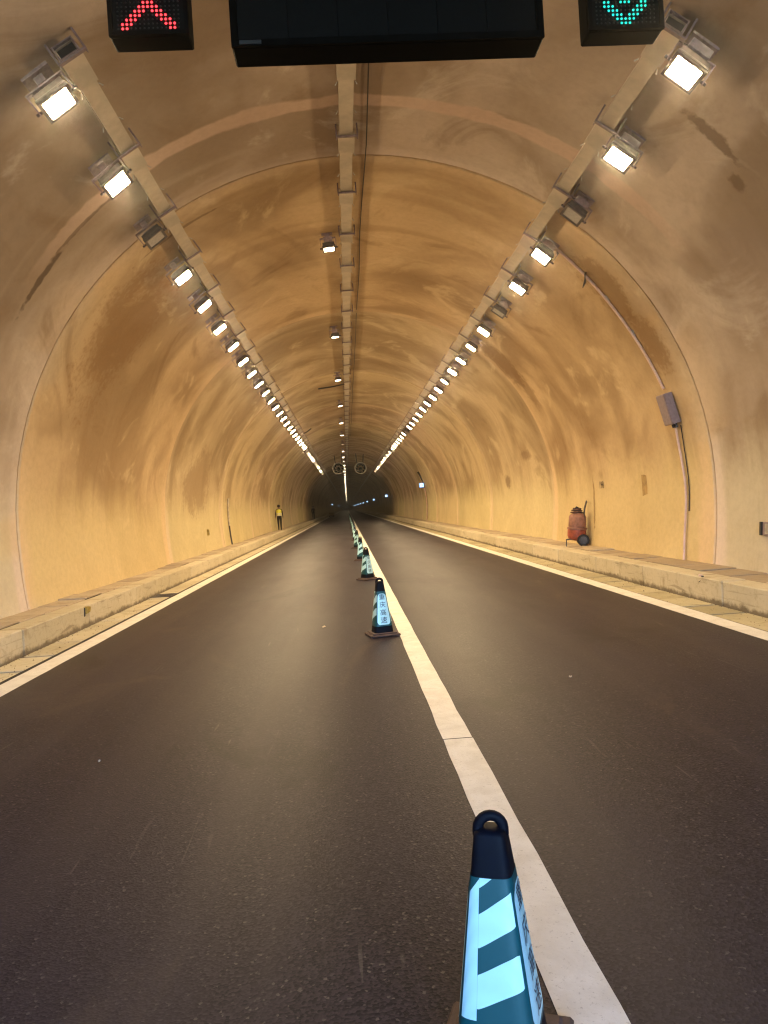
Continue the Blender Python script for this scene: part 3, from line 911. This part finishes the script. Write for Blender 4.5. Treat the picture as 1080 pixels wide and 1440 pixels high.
# patch, small plates and stencilled mark on the walls
pt = MB().box(-.13, .13, -.01, .006, -.22, .22, bev=0.004)
pt = pt.build('wall_patch', M['patch']); pt.matrix_world = wall_matrix(1, 1.68, 14.87)
tag(pt, 'upright ochre rectangle patched into the wall between the conduit and stencilled number', 'wall patch')
pl = empty('wall_box'); pl.matrix_world = wall_matrix(1, .95, 10.45); tag(pl, 'small grey and black box low on the wall past the conduit foot', 'wall box')
MB().box(-.10, .10, -.06, .035, -.095, .095, bev=0.006).build('cover', M['boxgrey'], pl)
MB().box(.101, .155, -.06, .05, -.095, .095).build('dark_edge', M['tray_in'], pl)
MB().box(-.05, .03, .0355, .042, -.075, .07, bev=0.002).build('plate', M['steel'], pl)
mp = empty('marker_plate'); mp.matrix_world = wall_matrix(-1, 1.02, 27.7); tag(mp, 'small dark upright marker plate on the wall beside the thin upright pipe', 'marker plate')
MB().box(-.05, .05, -.05, .05, -.11, .11, bev=0.006).build('plate', M['ochre'], mp)
MB().box(-.03, .03, .0505, .056, -.08, .08).build('face', M['steel_dark'], mp)
wp = empty('wall_pipe', (0, 0, 0)); tag(wp, 'thin upright pipe on the wall behind the vest wearer, pale above and brown below', 'pipe')
MB().tube([(wall_x(-1, z, .04), 32.6, z) for z in (1.15, 1.5, 1.9, 2.3)], 0.035, 8).build('upper_pipe', M['paper'], wp)
MB().tube([(wall_x(-1, z, .04), 32.6, z) for z in (KZ, .7, 1.148)], 0.03, 8).build('lower_pipe', M['steel_dark'], wp)

def text_mesh(s, size):
    cu = bpy.data.curves.new('lettering', 'FONT')
    cu.body = s; cu.size = size; cu.align_x = 'CENTER'; cu.align_y = 'CENTER'
    cu.resolution_u = 2
    ob = bpy.data.objects.new('lettering', cu)
    COL.objects.link(ob)
    dg = bpy.context.evaluated_depsgraph_get()
    me = bpy.data.meshes.new_from_object(ob.evaluated_get(dg))
    bpy.data.objects.remove(ob)
    vs = [v.co.copy() for v in me.vertices]; fs = [tuple(p.vertices) for p in me.polygons]
    bpy.data.meshes.remove(me)
    return vs, fs
vs, fs = text_mesh('198', 0.24)
mt = wall_matrix(1, 1.76, 17.4)
st = MB().add([mt @ Vector((-p.x * 0.9, .012, p.y)) for p in vs], fs).build('painted_number', M['stencil'])
tag(st, 'small dark number 198 stencilled on the wall above the extinguisher', 'painted number')

# ---- evacuation signs
def evac_sign(side, y, z, label, group, big=True):
    xw = wall_x(side, z)
    r = empty('evacuation_sign', (xw, y, z)); tag(r, label, 'sign', group)
    s = -side
    a, b = sorted((s * .03, s * .43))
    MB().box(a, b, .0, .10, -.19, .19, bev=0.01).build('case', M['boxgrey'], r)
    MB().box(a + .03, b - .03, -.006, -.001, -.16, .16).build('face', M['sign_blue'], r)
    pic = MB(); m_ = (a + b) / 2
    for (x0, x1, z0, z1) in ((-.13, -.075, -.13, .13), (.075, .13, -.13, .13), (-.075, .075, .075, .13), (-.075, .075, -.13, -.09), (-.02, .02, -.09, .075)): pic.box(m_ + x0, m_ + x1, -.012, -.007, z0, z1)
    pic.build('symbol', M['sign_lit'], r)
    x2, x3 = sorted((0.02 * side, s * .029))
    MB().box(x2, x3, .01, .09, -.12, .12).build('bracket', M['steel_dark'], r)
    return r
for k in range(12):
    evac_sign(1, 55.5 + 50 * k, 2.9, 'small blue-white lit sign high on the extinguisher-side wall, %s along from the extinguisher' % ordinal(k + 1), 'lit signs along the extinguisher-side wall')
for k, y in enumerate((246, 446)):
    evac_sign(-1, y, 2.9, ('nearer' if k == 0 else 'farther') + ' of the two tiny blue-white lit signs on the dark wall past the walkers', 'lit signs along the far walkers-side wall')
pc = empty('sign_cable', (0, 0, 0)); tag(pc, 'dark cable and pipe running down the wall behind the first lit sign', 'cable')
MB().tube([(wall_x(1, z, .05), 55.75 , z) for z in (3.9, 3.6, 3.3, 3.1)], [.09, .06, .04, .03], 6).build('upper_cable', M['cable'], pc)
MB().tube([(wall_x(1, z, .06), 55.8, z) for z in (2.7, 2.3, 1.9, 1.45)], 0.05, 6).build('brown_cable', M['steel_dark'], pc)
MB().tube([(wall_x(1, z, .06), 55.65, z) for z in (2.7, 2.0, 1.4, .9, KZ)], 0.045, 6).build('pipe', M['conduit'], pc)

# ------------------------------------------------------------------ traffic cones
def cone_r(z):
    t_ = (z - 0.045) / (0.655 - 0.045)
    return 0.122 + (0.045 - 0.122) * t_
def cone_pt(face, s, z, off=0.0):
    """s in -1..1 across one of the four faces"""
    th = face * PI / 2 - PI / 2 + s * PI / 4
    c, q = math.cos(th), math.sin(th)
    n = 5.0
    rr = cone_r(z) / ((abs(c) ** n + abs(q) ** n) ** (1 / n)) + off
    return Vector((rr * c, rr * q, z))
def cone_sleeve(z0, z1, nz, off, cap=False):
    mb = MB(); ns = 14
    vs, fs = [], []
    for j in range(nz + 1):
        z = z0 + (z1 - z0) * j / nz
        for f in range(4):
            for i in range(ns): vs.append(cone_pt(f, -1 + 2 * i / ns, z, off))
    n = 4 * ns
    for j in range(nz):
        for i in range(n): fs.append((j * n + i, j * n + (i + 1) % n, (j + 1) * n + (i + 1) % n, (j + 1) * n + i))
    mb.add(vs, fs)
    if cap:                                   # rounded shoulder
        top = vs[nz * n:]
        ext = [Vector((p.x * k, p.y * k, z1 + dz)) for k, dz in ((.93, .006), (.78, .011), (.5, .014)) for p in top]
        b0 = len(mb.v) - n
        mb.v += [tuple(p) for p in ext]
        for j in range(3):
            for i in range(n):
                mb.f.append((b0 + j * n + i, b0 + j * n + (i + 1) % n, b0 + (j + 1) * n + (i + 1) % n, b0 + (j + 1) * n + i)); mb.mi.append(0)
        mb.f.append(tuple(b0 + 3 * n + i for i in range(n))); mb.mi.append(0)
    return mb
def face_poly(mb, face, inside, off, ns=40, nz=96, z0=.125, z1=.547):
    """patch of the face where inside(s, z): runs of s per row, edges solved exactly per row"""
    for j in range(nz):
        za, zb = z0 + (z1 - z0) * j / nz, z0 + (z1 - z0) * (j + 1) / nz
        ra, rb = inside(za), inside(zb)
        if not ra or not rb: continue
        m = 8
        vs = []
        for (r_, z) in ((ra, za), (rb, zb)):
            for i in range(m + 1): vs.append(cone_pt(face, r_[0] + (r_[1] - r_[0]) * i / m, z, off))
        mb.add(vs, [(i, i + 1, m + i + 2, m + i + 1) for i in range(m)])

TXT = [text_mesh(ch, 0.082) for ch in '重庆高速']
def make_cone():
    root = empty('traffic_cone')
    b = MB(); W = .185
    b.box(-W, W, -W, W, 0.004, 0.030, bev=0.010)
    b.box(-W + .03, W - .03, -W + .03, W - .03, 0.0301, 0.048, bev=0.008)
    for sx in (-1, 1):
        for sy in (-1, 1): b.box(sx * .15 - .03, sx * .15 + .03, sy * .15 - .03, sy * .15 + .03, 0.0, 0.0038)
    b.build('base', M['cone_base'], root)
    cone_sleeve(0.046, 0.655, 14, 0.0, cap=True).build('body', M['cone_body'], root, smooth=True)
    h = MB()
    pts = [(-.036, 0, .645)] + [(.036 * math.cos(PI - PI * k / 10), 0, .664 + .036 * math.sin(PI * k / 10)) for k in range(11)] + [(.036, 0, .645)]
    h.tube(pts, 0.0155, 10)
    h.build('handle', M['cone_body'], root, smooth=True)
    cone_sleeve(0.125, 0.547, 12, 0.0015).build('reflective_sleeve', M['sheet_teal'], root, smooth=True)
    for f in (0, 2):                       # lettered faces: pale panel with rounded ends
        def pan(z):
            za, zb, s0, rad = .140, .525, .86, .045
            if z < za or z > zb: return None
            d = min(z - za, zb - z)
            cut = 0.0
            if d < rad: cut = (rad - math.sqrt(max(0, rad * rad - (rad - d) ** 2))) / cone_r(z)
            return (-s0 + cut, s0 - cut)
        p = MB(); face_poly(p, f, pan, .0032)
        pn = p.build('letter_panel', M['sheet_white'], root, smooth=True)
        t_ = MB()
        for k, (vs, fs) in enumerate(TXT):
            zc = .475 - k * .094
            sc_ = 0.9 + 0.12 * k / 3
            q = []
            for v in vs:
                z = zc + v.y * sc_
                s_ = math.degrees(math.atan2(v.x * sc_, cone_r(z))) / 45.0
                q.append(cone_pt(f, s_, z, .0050))
            t_.add(q, fs)
        t_.build('lettering', M['ink'], pn)
    for f in (1, 3):                       # striped faces: a pale strip at the seam, then pale bars between dark slanted ones
        S0, per, dark, sl = -.55, .159, .069, .062
        def strip(z):
            hi = .505 + (S0 + .02) * 0
            if z < .172: return None
            a = -1.0
            if z > .505: a = -1.0 + (z - .505) / .042 * .47       # dark corner at the top of the strip
            return (a, S0) if a < S0 else None
        p = MB(); face_poly(p, f, strip, .0032); p.build('pale_strip', M['sheet_white'], root, smooth=True)
        for k in range(-1, 3):
            zt = .5195 - k * per                       # top of a dark bar at the seam
            lo = zt; hi = zt + per - dark
            def bar(z, lo=lo, hi=hi):
                w = 1.0 - S0
                sa = S0 + (z - hi) / sl * w
                sb = S0 + (z - lo) / sl * w
                a, b_ = max(S0 + .004, sa), min(1.0, sb)
                return (a, b_) if b_ > a else None
            p = MB(); face_poly(p, f, bar, .0032)
            if p.v: p.build('pale_stripe', M['sheet_white'], root, smooth=True)
    return root
cone0 = make_cone()
CY_ = [2.17, 9.5, 16.85, 23.05, 29.95, 37.0, 44.2, 51.0, 58.4, 65.5, 72.4, 79.6, 86.5, 93.7, 101, 108, 115.2, 122]
CX_ = [.352, .343, .355, .335, .31, .30, .33, .34, .33, .34, .35, .34, .35, .34, .35, .34, .35, .34]
CR_ = [70, 13, 36, 76, 40, 90, 80, 97, 20, 85, 76, 95, 88, 70, 90, 85, 92, 88]
for i, (y, x, r_) in enumerate(zip(CY_, CX_, CR_)):
    o = cone0 if i == 0 else copy_tree(cone0)
    o.location = (x, y, 0.0005)
    for ch in o.children:
        if ch.name.startswith('handle'): ch.rotation_euler = (0, 0, -math.radians(r_) - .1)
    o.rotation_euler = (0, 0, math.radians(r_))
    lab = {0: 'dark blue traffic cone with pale cyan stripes, nearest and largest in the row',
           1: 'traffic cone turned to show its lettered pale panel to the camera, second in the row'}.get(
           i, 'dark traffic cone with pale bands beside the white line, %s in the row' % ordinal(i + 1))
    tag(o, lab, 'traffic cone', 'traffic cones along the white centre line')

# ------------------------------------------------------------------ wheeled extinguisher
ex = empty('wheeled_extinguisher', (5.50, 18.45, KZ), (0, 0, math.radians(-14)))
tag(ex, 'faded red wheeled fire extinguisher parked on the walkway', 'fire extinguisher')
TL = Matrix.Rotation(math.radians(6), 4, 'Y')
MB().lathe([(.0, .13), (.13, .14), (.20, .19), (.222, .25), (.222, .40), (.20, .405)], 20, TL).build('lower_tank', M['red'], ex, smooth=True)
MB().lathe([(.20, .405), (.235, .41), (.235, .455), (.20, .46)], 20, TL).build('band', M['red_dull'], ex, smooth=True)
MB().lathe([(.20, .46), (.208, .475), (.208, .70), (.185, .755), (.11, .80), (.0, .81)], 20, TL).build('upper_tank', M['red_dull'], ex, smooth=True)
cl = [(.06 + (.15 - .012 * k / 6) * math.cos(k * .52), (.15 - .012 * k / 6) * math.sin(k * .52), .80 + .0042 * k) for k in range(30)]
MB().tube(cl, 0.017, 7).build('coiled_hose', M['hose'], ex, smooth=True)
v_ = MB(); v_.tube([(.08, 0, .80), (.09, 0, .90)], 0.035, 10); v_.tube([(.0, -.03, .86), (.16, .03, .87)], 0.018, 8); v_.box(-.02, .04, -.03, .03, .85, .91)
v_.build('valve', M['steel_dark'], ex)
hs = MB(); hs.tube([(.0, -.03, .87), (.06, .02, .95), (.14, .06, .90), (.19, .08, .75), (.20, .06, .6), (.20, .02, .5), (.19, -.04, .6), (.18, -.06, .78)], 0.017, 8)
hs.build('hose', M['rubber'], ex, smooth=True)
hn = MB()
for sy in (-.13, .13): hn.tube([(.16, sy, .14), (.20, sy, .55), (.25, sy, .90), (.30, sy, 1.06)], 0.013, 8)
hn.tube([(.30, -.13, 1.06), (.305, 0, 1.08), (.30, .13, 1.06)], 0.016, 8)
hn.build('push_handle', M['steel_dark'], ex)
for sy in (-.2, .2):
    A = Matrix.Translation((.17, sy, .145)) @ Matrix.Rotation(PI / 2, 4, 'X')
    wh = MB().lathe([(.095, -.035), (.135, -.035), (.145, -.02), (.145, .02), (.135, .035), (.095, .035), (.095, -.035)], 20, A).build('wheel', M['rubber'], ex, smooth=True)
    MB().lathe([(.0, -.02), (.093, -.015), (.093, .015), (.0, .02)], 16, A).build('rim', M['steel_dark'], wh, smooth=True)
MB().tube([(.17, -.2, .145), (.17, .2, .145)], 0.014, 8).build('axle', M['steel_dark'], ex)
sd = MB()
for sy in (-.1, .1): sd.tube([(.0, sy, .19), (-.22, sy, .17), (-.23, sy, .006)], 0.011, 6)
sd.tube([(-.23, -.1, .03), (-.23, .1, .03)], 0.011, 6)
sd.build('stand', M['steel_dark'], ex)

# ------------------------------------------------------------------ people walking away on the left walkway
def make_person(loc, heading, label, vest=True):
    root = empty('person', loc, (0, 0, heading))
    tag(root, label, 'person', 'people on the walkway')
    V, E, Rr = [], [], []
    def j(p, r, parent=None):
        V.append(p); Rr.append(r)
        i = len(V) - 1
        if parent is not None: E.append((parent, i))
        return i
    pel = j((0, 0, .94), (.150, .105))
    wa = j((0, .0, 1.08), (.135, .095), pel)
    chs = j((0, -.01, 1.26), (.165, .110), wa)
    shb = j((0, 0, 1.40), (.135, .090), chs)
    nk = j((0, .01, 1.48), (.055, .055), shb)
    hd = j((0, .025, 1.55), (.072, .080), nk)
    j((0, .03, 1.64), (.078, .092), hd)
    j((0, .02, 1.70), (.055, .065), len(V) - 1)
    for sx in (-1, 1):
        st_ = .16 * sx
        hip = j((sx * .085, 0, .88), (.092, .095), pel)
        kn = j((sx * .085, .07 + .04 * sx, .50), (.062, .066), hip)
        an = j((sx * .08, .02 + st_ * .75, .10), (.040, .045), kn)
        hl = j((sx * .08, .03 + st_ * .75, .05), (.042, .045), an)
        j((sx * .09, .17 + st_ * .75, .035), (.036, .028), hl)
        sh = j((sx * .175, 0, 1.385), (.062, .062), shb)
        el = j((sx * .235, -.03 - .05 * sx, 1.12), (.043, .045), sh)
        wr = j((sx * .245, .05 - .12 * sx, .90), (.028, .030), el)
        pm = j((sx * .245, .07 - .13 * sx, .84), (.016, .034), wr)
        for k in range(4):
            f1 = j((sx * .243, .045 + .019 * k - .13 * sx, .785), (.0085, .0085), pm)
            j((sx * .232, .047 + .018 * k - .13 * sx, .742 + .006 * abs(k - 1.5)), (.0075, .0075), f1)
        t1 = j((sx * .235, .112 - .13 * sx, .825), (.009, .009), pm)
        j((sx * .226, .125 - .13 * sx, .79), (.008, .008), t1)
    me = bpy.data.meshes.new('body')
    me.from_pydata(V, E, [])
    o = bpy.data.objects.new('body', me)
    COL.objects.link(o)
    md = o.modifiers.new('skin', 'SKIN')
    for i, r in enumerate(Rr): me.skin_vertices[0].data[i].radius = r
    me.skin_vertices[0].data[0].use_root = True
    sb = o.modifiers.new('sub', 'SUBSURF'); sb.levels = 1; sb.render_levels = 1
    dg = bpy.context.evaluated_depsgraph_get()
    m2 = bpy.data.meshes.new_from_object(o.evaluated_get(dg))
    bpy.data.objects.remove(o)
    m2.name = 'body'
    m2.materials.clear()
    for k in ('dark_cloth', 'trousers', 'skin', 'rubber'): m2.materials.append(M[k])
    for p in m2.polygons:
        c = p.center
        p.use_smooth = True
        if c.z > 1.47: p.material_index = 2
        elif abs(c.x) > .19 and c.z < .87: p.material_index = 2
        elif c.z < .075: p.material_index = 3
        elif c.z < .97 and abs(c.x) < .2: p.material_index = 1
    b = bpy.data.objects.new('body', m2)
    COL.objects.link(b); b.parent = root
    hr = MB()
    hr.lathe([(.094, 1.585), (.104, 1.62), (.104, 1.66), (.090, 1.715), (.05, 1.75), (.0, 1.757)], 14, Matrix.Translation((0, .012, 0)) @ Matrix.Scale(1.08, 4, (0, 1, 0)))
    hr.build('hair', M['hair'], root, smooth=True)
    fc = MB()
    fc.tube([(0, .118, 1.625), (0, .142, 1.598), (0, .118, 1.59)], 0.011, 6)
    for sx in (-1, 1):
        fc.lathe([(.0, -.012), (.012, 0), (.0, .012)], 8, Matrix.Translation((sx * .035, .112, 1.632)))
        fc.lathe([(.0, -.03), (.02, 0), (.0, .03)], 8, Matrix.Translation((sx * .084, .02, 1.61)))
    fc.build('face', M['skin'], root, smooth=True)
    MB().tube([(-.03, .108, 1.555), (0, .114, 1.553), (.03, .108, 1.555)], 0.007, 6).build('mouth', M['red_dull'], root)
    if vest:
        vt = MB()
        prof = [(.985, .178, .135), (1.08, .172, .128), (1.2, .192, .138), (1.32, .196, .138), (1.40, .165, .118), (1.435, .10, .095)]
        n = 22
        vs = [(a * math.cos(2 * PI * k / n), c * math.sin(2 * PI * k / n) - .005, z) for (z, a, c) in prof for k in range(n)]
        fs = [(i * n + k, i * n + (k + 1) % n, (i + 1) * n + (k + 1) % n, (i + 1) * n + k) for i in range(len(prof) - 1) for k in range(n)]
        vt.add(vs, fs)
        v_ = vt.build('vest', M['vest'], root, smooth=True)
        bd = MB()
        for (z0, z1, a, c) in ((1.0, 1.07, .182, .138), (1.13, 1.18, .190, .141)):
            vs = [(a * math.cos(2 * PI * k / n), c * math.sin(2 * PI * k / n) - .005, z) for z in (z0, z1) for k in range(n)]
            bd.add(vs, [(k, (k + 1) % n, n + (k + 1) % n, n + k) for k in range(n)])
        bd.build('reflective_band', M['vest_band'], v_)
    return root
make_person((-4.66, 52.9, KZ + .008), math.radians(3), 'person in a yellow safety vest and dark trousers walking away on the walkway')
make_person((-4.62, 105.2, KZ + .008), math.radians(-6), 'person in dark clothes, a small distant figure far ahead of the vest wearer', False)

# ------------------------------------------------------------------ small bits
ca = empty('hand_cart', (-3.0, 148.0, 0)); tag(ca, 'tiny pale box-like cart standing far off at the road edge past the walkers', 'cart')
MB().box(-.55, .45, -.4, .4, .28, .80, bev=0.02).build('box', M['crate'], ca)
MB().box(-.6, .5, -.42, .42, .22, .279).build('deck', M['steel_dark'], ca)
for sx in (-.4, .3):
    for sy in (-.3, .3): MB().lathe([(.0, -.03), (.11, -.03), (.11, .03), (.0, .03)], 12, Matrix.Translation((sx, sy, .11)) @ Matrix.Rotation(PI / 2, 4, 'X')).build('wheel', M['rubber'], ca)
MB().tube([(.45, -.3, .3), (.7, -.3, 1.0), (.7, .3, 1.0), (.45, .3, .3)], 0.03, 6).build('push_bar', M['steel'], ca)

kr = empty('kerb_marker', (XL_K - .004, 12.05, KZ - .06)); tag(kr, 'small ochre marker block broken on the kerb edge above the gutter with the drain grate', 'kerb marker')
MB().add([(.0, -.02, -.07), (.0, .20, -.06), (.0, .26, .03), (.0, .02, .055), (.035, 0, -.06), (.03, .18, -.05), (.03, .22, .02), (.035, .03, .045)],
         [(3, 2, 1, 0), (4, 5, 6, 7), (0, 1, 5, 4), (2, 3, 7, 6), (1, 2, 6, 5), (3, 0, 4, 7)]).build('wedge', M['ochre'], kr)
MB().add([(.002, -.05, -.10), (.002, -.015, -.10), (.002, -.012, .04), (.002, -.03, .05), (.02, -.04, -.09), (.02, -.02, -.09), (.02, -.017, .03), (.02, -.03, .04)],
         [(3, 2, 1, 0), (4, 5, 6, 7), (0, 1, 5, 4), (2, 3, 7, 6), (1, 2, 6, 5), (3, 0, 4, 7)]).build('dark_chip', M['tray_in'], kr)
kp = empty('kerb_reflector', (XR_K + .02, 10.55, KZ)); tag(kp, 'small pinkish reflector with a dark back on the kerb edge below the conduit foot', 'kerb reflector')
MB().box(-.012, .010, -.01, .075, -.045, .035, bev=0.004).build('plate', M['pinkish'], kp)
MB().box(-.014, .012, -.046, -.011, -.085, .02, bev=0.004).build('holder', M['steel_dark'], kp)
MB().tube([(-.016, -.03, -.04), (-.03, .04, -.075)], 0.005, 5).build('wire', M['cable'], kp)

GLOW_DENSITY = 0.0012  # thin scattering volume added to give the lamps a glow
if GLOW_DENSITY:
    hz = MB().box(-70, 70, -90, 4400, -1.4, 13.0).build('glow_volume', [])
    hm = bpy.data.materials.new('glow_volume_air'); hm.use_nodes = True
    ht = hm.node_tree; ht.nodes.clear()
    ho = ht.nodes.new('ShaderNodeOutputMaterial'); hv = ht.nodes.new('ShaderNodeVolumePrincipled')
    hv.inputs['Color'].default_value = (0.92, 0.90, 0.88, 1)
    hv.inputs['Density'].default_value = GLOW_DENSITY
    hv.inputs['Anisotropy'].default_value = 0.955
    ht.links.new(hv.outputs[0], ho.inputs['Volume'])
    hz.data.materials.append(hm)
    tag(hz, kind='stuff')

def scrap(x, y, s, a, label):
    mb = MB(); n = 5
    vs = []
    for i in range(n + 1):
        for k in range(2):
            p = Vector(((k - .5) * s * .5, (i / n - .5) * s, .012 + .25 * s * math.sin(i * 1.9) * .4 + k * .01))
            vs.append(Matrix.Translation((x, y, 0.0)) @ Matrix.Rotation(a, 4, 'Z') @ p)
    mb.add(vs, [(2 * i, 2 * i + 1, 2 * i + 3, 2 * i + 2) for i in range(n)])
    o = mb.build('paper_scrap', M['paper'])
    md = o.modifiers.new('thick', 'SOLIDIFY'); md.thickness = .002
    tag(o, label, 'paper scrap', 'scraps of paper on the road')
scrap(-.41, 10.4, .075, .3, 'pale paper scrap on the road beside the second cone')
scrap(1.85, 6.6, .026, 1.2, 'tiny pale scrap on the empty lane across the white line from the cones')
scrap(-1.75, 5.2, .016, .9, 'tiny pale scrap on the dark lane nearer the camera than the larger scrap')
